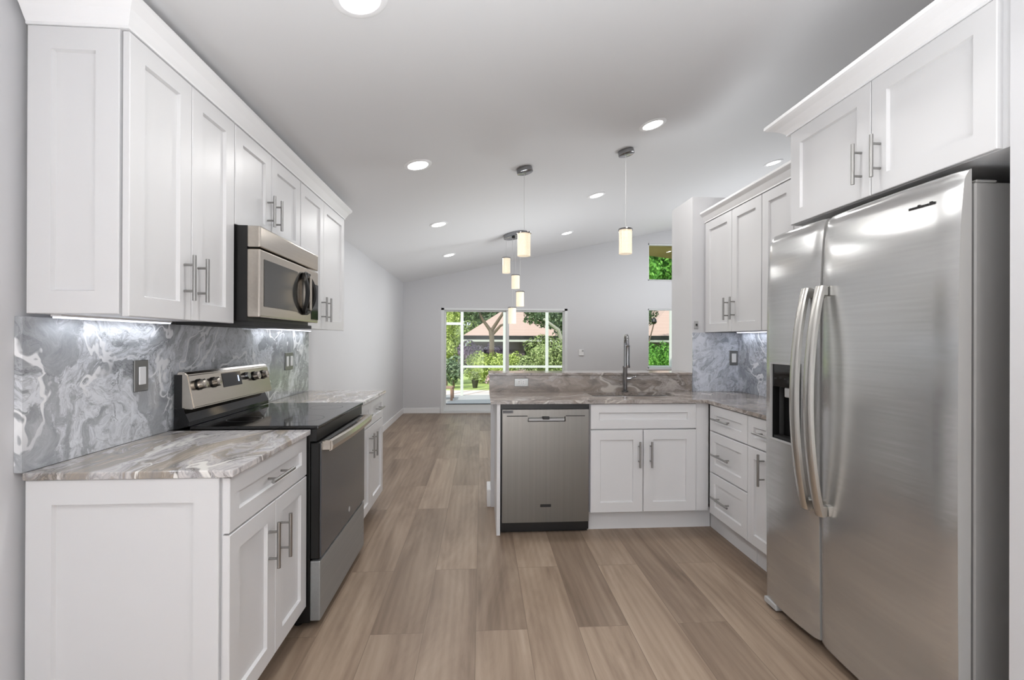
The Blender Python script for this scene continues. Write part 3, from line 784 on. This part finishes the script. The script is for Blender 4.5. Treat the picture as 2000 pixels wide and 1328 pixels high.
def fhandle(u, par):
    bm = bmesh.new(); prev = None; n = 30; z0, z1 = .563, 1.470
    for k in range(n + 1):
        t = k / n; z = z0 + (z1 - z0) * t; v = -1.336 + .052 * (1 - (2 * t - 1) ** 2) ** .9; w = .021
        rg = [bm.verts.new(TR(u + a, v + b, z)) for a, b in ((-w, -.010), (w, -.010), (w, .003), (w * .6, .010), (-w * .6, .010), (-w, .003))]
        if prev:
            for q in range(6): bm.faces.new((prev[q], prev[(q + 1) % 6], rg[(q + 1) % 6], rg[q]))
        else: bm.faces.new(rg)
        prev = rg
    bm.faces.new(prev)
    for z in (z0 + .02, z1 - .02): box(bm, u - .016, u + .016, -1.358, -1.330, z - .02, z + .02, T=TR, bev=.003)
    return obj('handle', bm, M['handlel'], par, True)
fhandle(1.840, dl); fhandle(1.757, drr)
# maker's mark on the fridge door: a row of small dark strokes
bm = bmesh.new(); rr = random.Random(3)
u = 1.405
for k in range(9):
    wv = .0065 + .003 * rr.random(); h = .011 if k in (3, 7) else .0075
    vs_ = fdoor.fr(u - wv / 2, 1.672); box(bm, u - wv, u, vs_ - .002, vs_ + .0015, 1.668, 1.668 + h, T=TR); u -= wv + .0018
obj('badge', bm, M['rubber'], drr)
for a, b in ((1.262, 1.32), (2.09, 2.147)): obj('hinge_cover', B(a, b, -1.50, -1.434, 1.7165, 1.724, T=TR, bev=.003), M['steeldark'], f)
obj('toe_grille', B(1.27, 2.05, -1.46, -1.432, .012, .038, T=TR), M['rubber'], f)
for u in (2.10, 1.31):
    bm = bmesh.new(); box(bm, u - .045, u + .045, -1.44, -1.352, .012, .038, T=TR, bev=.005, seg=2); ft = obj('foot', bm, M['grey'], f)
    bm = bmesh.new(); tube(bm, [TR(u, -1.385, .0), TR(u, -1.385, .014)], .02, 14); obj('glide', bm, M['rubber'], ft, True)

# ------------------------------------------------------------------ lights
nrm = Vector((-SL, 0, 1)).normalized()
ROT = nrm.to_track_quat('Z', 'Y').to_euler()
def disc_profile(bm, prof, seg=32):
    prev = None
    for r_, z in prof:
        rg = [bm.verts.new((r_ * math.cos(2 * PI * k / seg), r_ * math.sin(2 * PI * k / seg), z)) for k in range(seg)]
        if prev:
            for k in range(seg): bm.faces.new((prev[k], prev[(k + 1) % seg], rg[(k + 1) % seg], rg[k]))
        prev = rg
    return prev
rl = thing('recessed_light', 'x', 'ceiling light', (0, 0, 0), 'recessed ceiling lights')
bm = bmesh.new(); disc_profile(bm, [(.066, .0005), (.070, -.006), (.086, -.007), (.094, -.003), (.095, .0005)]); obj('trim_ring', bm, M['trimw'], rl, True)
bm = bmesh.new(); bm.faces.new(disc_profile(bm, [(.067, -.002), (.066, -.0045)])); obj('lens', bm, M['lens'], rl)
for ch in rl.children: ch.rotation_euler = (0, 0, 0)
ldat = bpy.data.lights.new('can_lamp', 'AREA'); ldat.shape = 'DISK'; ldat.size = .12; ldat.energy = CAN_W; ldat.color = (1, .985, .965)
lo = bpy.data.objects.new('can_lamp', ldat); COL.objects.link(lo); lo.parent = rl; lo.location = (0, 0, -.009)
rl.rotation_euler = ROT
SPOTS = [(-.42, 1.63, 'recessed ceiling light cut by the top edge of the photo above the left cabinets'),
         (-.428, 3.15, 'large recessed ceiling light nearest the end of the left upper cabinets'),
         (1.192, 3.19, 'recessed ceiling light above and right of the sink pendant, largest on that side'),
         (-.435, 4.74, 'middle recessed ceiling light of the left row, beyond the left cabinets'),
         (1.190, 4.78, 'recessed ceiling light between the two sink pendants, middle of the right row'),
         (-.446, 6.42, 'smallest recessed ceiling light of the left row, nearest the far left corner'),
         (1.194, 6.49, 'small recessed ceiling light of the right row, nearest the far wall'),
         (3.137, 4.83, 'recessed ceiling light just above the crown of the right upper cabinets'),
         (1.19, 1.60, 'recessed ceiling light above the refrigerator aisle, outside the photo'),
         (-.42, .05, 'unseen recessed ceiling light added over the camera side of the kitchen, left'),  # rows behind the camera, added to even out the kitchen lighting
         (1.0, .05, 'unseen recessed ceiling light added over the camera side of the kitchen, right'),
         (-.42, -1.2, 'unseen recessed ceiling light added by the rear kitchen wall, left'),
         (1.0, -1.2, 'unseen recessed ceiling light added by the rear kitchen wall, right'),
         (3.14, 6.5, 'recessed ceiling light over the living room near the tall windows'),
         (4.7, 4.8, 'recessed ceiling light at the living room side wall')]
for k, (x, y, lab) in enumerate(SPOTS):
    p = (x, y, cz(x) - .0005)
    if k == 0: rl.location = p; rl['label'] = lab
    else: dup(rl, p, lab)
# under-cabinet strips
def strip(label, x0, x1, y0, y1, z):
    t = thing('under_cabinet_light', label, 'strip light', ((x0 + x1) / 2, (y0 + y1) / 2, z), 'under-cabinet strip lights')
    obj('housing', B(x0, x1, y0, y1, z - .006, z, ), M['white'], t)
    obj('diffuser', B(x0 + .003, x1 - .003, y0 + .003, y1 - .003, z - .011, z - .006), M['strip'], t)
    L = bpy.data.lights.new('strip_lamp', 'AREA'); L.shape = 'RECTANGLE'; L.size = x1 - x0 - .01; L.size_y = y1 - y0 - .01
    L.energy = STRIP_W * max(x1 - x0, y1 - y0); L.color = (.9, .95, 1)
    q = bpy.data.objects.new('strip_lamp', L); COL.objects.link(q); q.parent = t; q.location = (0, 0, -.013)
ZU = Z0 + .0055
strip('slim lit strip under the near left upper cabinet', -1.285, -1.255, 1.48, 1.98, ZU)
strip('slim lit strip under the far left upper cabinet', -1.285, -1.255, 2.76, 3.54, ZU)
strip('slim lit strip under the right upper cabinet beside the column', 1.92, 1.95, 2.78, 3.40, ZU)
strip('slim lit strip under the right upper cabinet beside the refrigerator', 1.92, 1.95, 2.20, 2.70, ZU)
# pendants
def drum(bm, x, y, z0, z1, r_, seg=28):
    ring = lambda q, z: [bm.verts.new((x + q * math.cos(2 * PI * k / seg), y + q * math.sin(2 * PI * k / seg), z)) for k in range(seg)]
    A = [ring(r_ - .003, z0), ring(r_, z0), ring(r_, z1), ring(r_ - .003, z1)]
    for i in range(4):
        a, b = A[i], A[(i + 1) % 4]
        for k in range(seg): bm.faces.new((a[k], a[(k + 1) % seg], b[(k + 1) % seg], b[k]))
def hang(t, x, y, ztop, z0, z1, r_, cord_m):
    obj('cord', tube_bm([(x, y, z1), (x, y, ztop)], .0022, 6), cord_m, t, True)
    bm = bmesh.new(); drum(bm, x, y, z0, z1 - .012, r_); sh = obj('shade', bm, M['shade'], t, True)
    bm = bmesh.new(); tube(bm, [(x, y, z1 - .012), (x, y, z1 - .004), (x, y, z1)], [r_ + .006, r_ + .006, r_ + .004], 28); obj('cap', bm, M['chrome'], sh, True)
    bm = bmesh.new(); tube(bm, [(x, y, z0 + .03), (x, y, z1 - .013)], .018, 12); obj('bulb', bm, M['shade'], sh, True)
    bm = bmesh.new(); tube(bm, [(x, y, z0 - .003), (x, y, z0)], [r_ * .99, r_ * .99], 28); obj('rim', bm, M['shade'], sh, True)
M['cord'] = mat('silver_cord', (205, 205, 205), .4)
for x, y, z0, z1, lab in ((.326, 3.59, 1.908, 2.088, 'crystal drum pendant hanging over the dishwasher end of the peninsula'),
                          (1.132, 3.61, 1.940, 2.135, 'crystal drum pendant hanging over the sink end of the peninsula')):
    t = thing('pendant_light', lab, 'pendant light', (x, y, z0), 'pendant lights over the peninsula')
    c0 = Vector((x, y, cz(x)))
    bm = bmesh.new(); tube(bm, [c0 - nrm * .001, c0 - nrm * .012, c0 - nrm * .034, c0 - nrm * .036], [.062, .063, .063, .058], 28); obj('canopy', bm, M['chrome'], t, True)
    hang(t, x, y, cz(x) - .034, z0, z1, .0505, M['cord'])
t = thing('chandelier', 'cluster chandelier of four small drum shades at stepped heights beyond the peninsula', 'chandelier', (.41, 5.88, 1.47))
c0 = Vector((.415, 5.87, cz(.415)))
bm = bmesh.new(); tube(bm, [c0 - nrm * .001, c0 - nrm * .02, c0 - nrm * .045, c0 - nrm * .048], [.145, .148, .148, .14], 36); obj('canopy', bm, M['chrome'], t, True)
bm = bmesh.new(); tube(bm, [c0 + Vector((-.02, -.08, -.05)), c0 + Vector((-.02, -.08, -.075))], .02, 14); obj('stem', bm, M['rubber'], t, True)
for x, y, z0, z1 in ((.312, 5.90, 2.108, 2.303), (.424, 5.82, 1.905, 2.075), (.490, 5.92, 1.690, 1.880), (.386, 5.86, 1.466, 1.672)):
    hang(t, x, y, cz(x) - .05, z0, z1, .05, M['cord'])

# ------------------------------------------------------------------ outside
struct('ground', B(-40, 60, YF + .16, 80, -.3, -.06), M['lawn'])
struct('patio', B(-4, 7, YF + .16, 11.0, -.059, -.03), M['conc'])
struct('walkway', B(-6, 9, 11.0, 12.1, -.059, -.035), M['walk'])
bm = bmesh.new()
pts = [Vector((2.0, YF + .16, 3.12)), Vector((7, YF + .16, 2.5)), Vector((7, 9.1, 2.5)), Vector((2.0, 9.1, 3.12))]
A = [bm.verts.new(p) for p in pts]; Bv = [bm.verts.new(p + Vector((0, 0, .12))) for p in pts]
bm.faces.new(A); bm.faces.new(Bv)
for k in range(4): bm.faces.new((A[k], A[(k + 1) % 4], Bv[(k + 1) % 4], Bv[k]))
struct('eave_roof', bm, M['soffit'])
sc_ = thing('screen_enclosure', 'white framed screen enclosure around the patio outside the sliding door', 'screen', (.5, 10.9, -.03))
for x in (-.86, -.45, .54, 1.54, 2.54, 3.54, 4.54): obj('post', B(x - .032, x + .032, 10.87, 10.94, -.03, 2.55), M['aluw'], sc_)
obj('rail', B(-.42, 4.54, 10.88, 10.93, .615, .665), M['aluw'], sc_)
obj('top_beam', B(-.9, 4.6, 10.86, 10.95, 2.55, 2.65), M['aluw'], sc_)
obj('crossbar', B(-.83, -.48, 10.88, 10.93, 1.61, 1.67), M['aluw'], sc_)
t = thing('patio_chair', 'low wooden slatted patio chair outside the left end of the sliding door', 'chair', (-.85, 10.2, -.03))
bm = bmesh.new()
for k in range(6): box(bm, -1.10, -.62, 9.98 + k * .075, 10.04 + k * .075, .22, .24)
obj('seat', bm, M['wood'], t)
bm = bmesh.new()
for k in range(5): box(bm, -1.13, -1.10, 9.99 + k * .09, 10.06 + k * .09, .24, .62)
obj('backrest', bm, M['wood'], t)
for x in (-1.09, -.63):
    for y in (9.99, 10.41): obj('leg', B(x - .025, x + .025, y - .025, y + .025, -.03, .22), M['wood'], t)

def leaves(bm, c, rad, n, size, seed, shell=.35):
    rg = random.Random(seed)
    for _ in range(n):
        while True:
            d = Vector((rg.gauss(0, 1), rg.gauss(0, 1), rg.gauss(0, 1)))
            if d.length > .1: break
        d.normalize(); q = 1 - shell * rg.random() ** 1.5
        q *= 1 + .18 * math.sin(d.x * 5 + seed) * math.cos(d.z * 6 + seed * 2) 
        p = Vector((c[0] + d.x * rad[0] * q, c[1] + d.y * rad[1] * q, c[2] + d.z * rad[2] * q))
        a = (d + Vector((rg.uniform(-.8, .8), rg.uniform(-.8, .8), rg.uniform(-.4, .9)))).normalized(); t1 = a.orthogonal().normalized()
        t1 = Matrix.Rotation(rg.uniform(0, 6.28), 3, a) @ t1; t2 = a.cross(t1)
        s_ = size * rg.uniform(.6, 1.3)
        v = [bm.verts.new(p + t1 * s_), bm.verts.new(p + t2 * s_ * .45 + a * s_ * .1), bm.verts.new(p - t1 * s_), bm.verts.new(p - t2 * s_ * .45 + a * s_ * .1)]
        bm.faces.new(v)
def core(bm, c, rad):
    r_ = bmesh.ops.create_icosphere(bm, subdivisions=3, radius=1)
    for v in r_['verts']: v.co = Vector((c[0] + v.co.x * rad[0], c[1] + v.co.y * rad[1], c[2] + v.co.z * rad[2]))
def plant(name, label, cat, base, blobs, m, size, n, seed, trunk=None, group=None, bark='bark'):
    t = thing(name, label, cat, base, group)
    bm = bmesh.new()
    for k, (c, rad) in enumerate(blobs):
        core(bm, c, tuple(q * .62 for q in rad)); leaves(bm, c, rad, n, size, seed + k * 11)
    o = obj('foliage', bm, M[m], t)
    for pts, r_ in (trunk or []): obj('trunk', tube_bm(pts, r_, 8), M[bark], t, True)
    return t
G = -.06
G_T = 'garden bushes outside the sliding door'
plant('hedge_bush', 'bright lime hedge in front of the neighbouring house', 'bush', (.4, 14.4, G), [((-.0, 14.4, .42), (.50, .4, .50)), ((.55, 14.3, .40), (.50, .4, .52)), ((1.0, 14.5, .4), (.45, .4, .5))], 'lime', .045, 1500, 3,
      [([(.4, 14.4, G), (.4, 14.4, .4)], .03)], G_T)
plant('hedge_bush', 'large rounded green bush right of the lime hedge', 'bush', (1.75, 13.3, G), [((1.75, 13.3, .72), (.58, .4, .72)), ((2.3, 13.4, .62), (.5, .4, .72)), ((1.3, 13.2, .4), (.35, .35, .45))], 'mid', .05, 1700, 9,
      [([(1.75, 13.3, G), (1.75, 13.3, .6)], .04)], G_T)
plant('tall_shrub', 'narrow lime shrub seen at the left end of the sliding door', 'bush', (-1.0, 13.6, G), [((-.98, 13.6, 1.9), (.36, .3, .75)), ((-1.0, 13.6, 1.0), (.34, .3, .7)), ((-1.35, 13.8, 1.3), (.5, .4, .9))], 'lime', .05, 1300, 14,
      [([(-1.0, 13.6, G), (-1.0, 13.6, 1.5)], .03)], G_T)
plant('spiky_plant', 'grey-green low plant below the lime shrub by the door', 'bush', (-.72, 12.8, G), [((-.75, 12.8, .45), (.3, .25, .38))], 'dark', .06, 500, 15, [([(-.75, 12.8, G), (-.75, 12.8, .4)], .03)], G_T)
plant('garden_tree', 'dark leafy tree with a pale trunk at the right end of the sliding door', 'tree', (2.75, 15.5, G), [((2.6, 15.5, 2.35), (.8, .6, .75)), ((3.1, 15.6, 1.7), (.6, .6, .9))], 'dark', .07, 1500, 21,
      [([(2.75, 15.2, G), (2.72, 15.2, .9), (2.5, 15.0, 1.6), (2.0, 14.9, 1.95)], [.09, .08, .06, .04])], None, 'barkp')
plant('garden_tree', 'branching tree with a bare forked trunk in front of the pink roof', 'tree', (.38, 17, G), [((-.35, 17.3, 2.55), (.85, .6, .6)), ((.9, 17.4, 2.75), (.9, .6, .42)), ((2.3, 17.4, 2.35), (.75, .6, .55))], 'dark', .08, 1100, 27,
      [([(.38, 17, G), (.38, 17, 1.35), (.34, 17, 1.65)], [.10, .09, .085]), ([(.34, 17, 1.6), (.05, 17, 2.0), (-.2, 17, 2.5)], [.07, .05, .04]), ([(.36, 17, 1.6), (.62, 17, 2.0), (.95, 17, 2.5)], [.07, .055, .04]),
       ([(.38, 17, 1.45), (.7, 17, 1.8), (1.05, 17, 1.93)], [.06, .045, .03])])
plant('flower_bed', 'pink flowering bed just beyond the patio', 'flowers', (.65, 12.6, G), [((.45, 12.5, .2), (.35, .2, .26)), ((1.0, 12.5, .2), (.42, .2, .26))], 'pink', .035, 900, 33, [([(.65, 12.6, G), (.65, 12.6, .15)], .02)])
t = plant('potted_plant', 'round clipped plant in a dark pot on the lawn', 'potted plant', (-.17, 12.9, G), [((-.17, 12.9, .27), (.135, .13, .13))], 'mid', .03, 420, 35)
bm = bmesh.new(); tube(bm, [(-.17, 12.9, G), (-.17, 12.9, .16)], [.06, .10], 16); obj('pot', bm, M['pot'], t, True)
plant('purple_shrub', 'purple leafed shrub along the neighbouring house wall', 'bush', (-.4, 18.8, G), [((-.5, 18.8, .7), (.7, .4, .55)), ((.6, 18.9, .6), (.7, .4, .5))], 'purple', .07, 700, 37, [([(-.4, 18.8, G), (-.4, 18.8, .5)], .04)])
plant('hedge_bush', 'vivid green hedge seen through the lower narrow window', 'bush', (5.3, 13.6, G), [((5.0, 13.6, .65), (.55, .45, .62)), ((5.7, 13.7, .65), (.55, .45, .62))], 'vivid', .05, 1500, 41, [([(5.3, 13.6, G), (5.3, 13.6, .5)], .04)], G_T)
plant('garden_tree', 'bright tree seen through the upper narrow window', 'tree', (5.6, 15.5, G), [((5.5, 15.5, 3.6), (1.1, .8, .95)), ((6.4, 15.6, 3.9), (.9, .8, .9))], 'vivid', .09, 1500, 43, [([(5.6, 15.9, G), (5.7, 15.9, 3.4)], .08)])
bgs = [(-2.4, 31, 3.8, 2.6), (.7, 34.5, 4.6, 2.8), (3.9, 31, 4.8, 2.8), (7.0, 34.5, 4.6, 2.7), (9.9, 31, 4.8, 2.8), (13.2, 34.5, 4.8, 2.8)]
labs = ['background tree behind the left end of the neighbouring roof', 'tall background tree rising behind the pink roof ridge', 'tall background tree behind the right slope of the pink roof',
        'background tree behind the large garden bush', 'background tree filling the gap beside the second house', 'background tree behind the second house roof']
for k, (x, y, z, r_) in enumerate(bgs):
    plant('background_tree', labs[k], 'tree', (x, y, G), [((x, y, z), (2.3, 1.2, r_)), ((x + .2, y - .1, z - 2.2), (2.2, 1.1, 1.6))], 'dark' if k % 2 else 'mid', .17, 1500, 50 + k * 5, [([(x, y, G), (x, y, z)], .18)], 'trees behind the neighbouring houses')

def house(label, x0, x1, y0, y1, ze, zr, rx0, rx1):
    t = thing('house', label, 'house', ((x0 + x1) / 2, y0, G), 'neighbouring houses')
    obj('wall', B(x0 + .35, x1 - .35, y0 + .35, y1 - .35, G, ze - .02), M['housewall'], t)
    bm = bmesh.new(); ym = (y0 + y1) / 2
    e = [bm.verts.new(p) for p in ((x0, y0, ze + .05), (x1, y0, ze + .05), (x1, y1, ze + .05), (x0, y1, ze + .05))]; q = [bm.verts.new((rx0, ym, zr)), bm.verts.new((rx1, ym, zr))]
    for fc in ((e[0], e[1], q[1], q[0]), (e[1], e[2], q[1]), (e[2], e[3], q[0], q[1]), (e[3], e[0], q[0]), tuple(e)): bm.faces.new(fc)
    obj('roof', bm, M['hull'], t)
    obj('fascia', B(x0, x1, y0 - .02, y0, ze - .13, ze + .05), M['rubber'], t)
    obj('gutter', B(x0, x1, y0 - .06, y0 - .02, ze - .22, ze - .13), M['housetrim'], t)
    for k in range(2):
        u = x0 + (x1 - x0) * (.3 + .4 * k); w = obj('window', B(u - .4, u + .4, y0 + .33, y0 + .36, .35, 1.0), M['blackgloss'], t)
    return t
house('neighbouring house with a pale pink hip roof framed by the sliding door', -.80, 3.7, 20.5, 26.5, 1.42, 2.95, 1.35, 1.75)
house('second neighbouring house with a pink roof seen through the lower narrow window', 6.6, 15, 18.5, 25, 1.42, 3.6, 9.5, 12.5)
plant('garden_tree', 'small grey-green tree at the left edge of the lower narrow window', 'tree', (6.1, 17.2, G), [((6.12, 17.2, 2.3), (.46, .3, .6)), ((5.75, 17.2, 1.9), (.4, .3, .5))], 'dark', .06, 700, 47, [([(6.0, 17.2, G), (6.0, 17.2, 1.9)], .05)])
t = thing('garden_lamp', 'thin dark garden lamp on a leaning pole seen through the lower narrow window', 'lamp', (5.33, 14.6, G))
obj('pole', tube_bm([(5.33, 14.6, G), (5.35, 14.6, 1.2), (5.52, 14.6, 1.83)], .022, 8), M['bark'], t, True)
bm = bmesh.new(); tube(bm, [(5.52, 14.6, 1.80), (5.52, 14.6, 1.86), (5.52, 14.6, 1.95), (5.52, 14.6, 2.0)], [.05, .09, .07, .02], 12); obj('lantern', bm, M['black'], t, True)

bpy.context.view_layer.update()
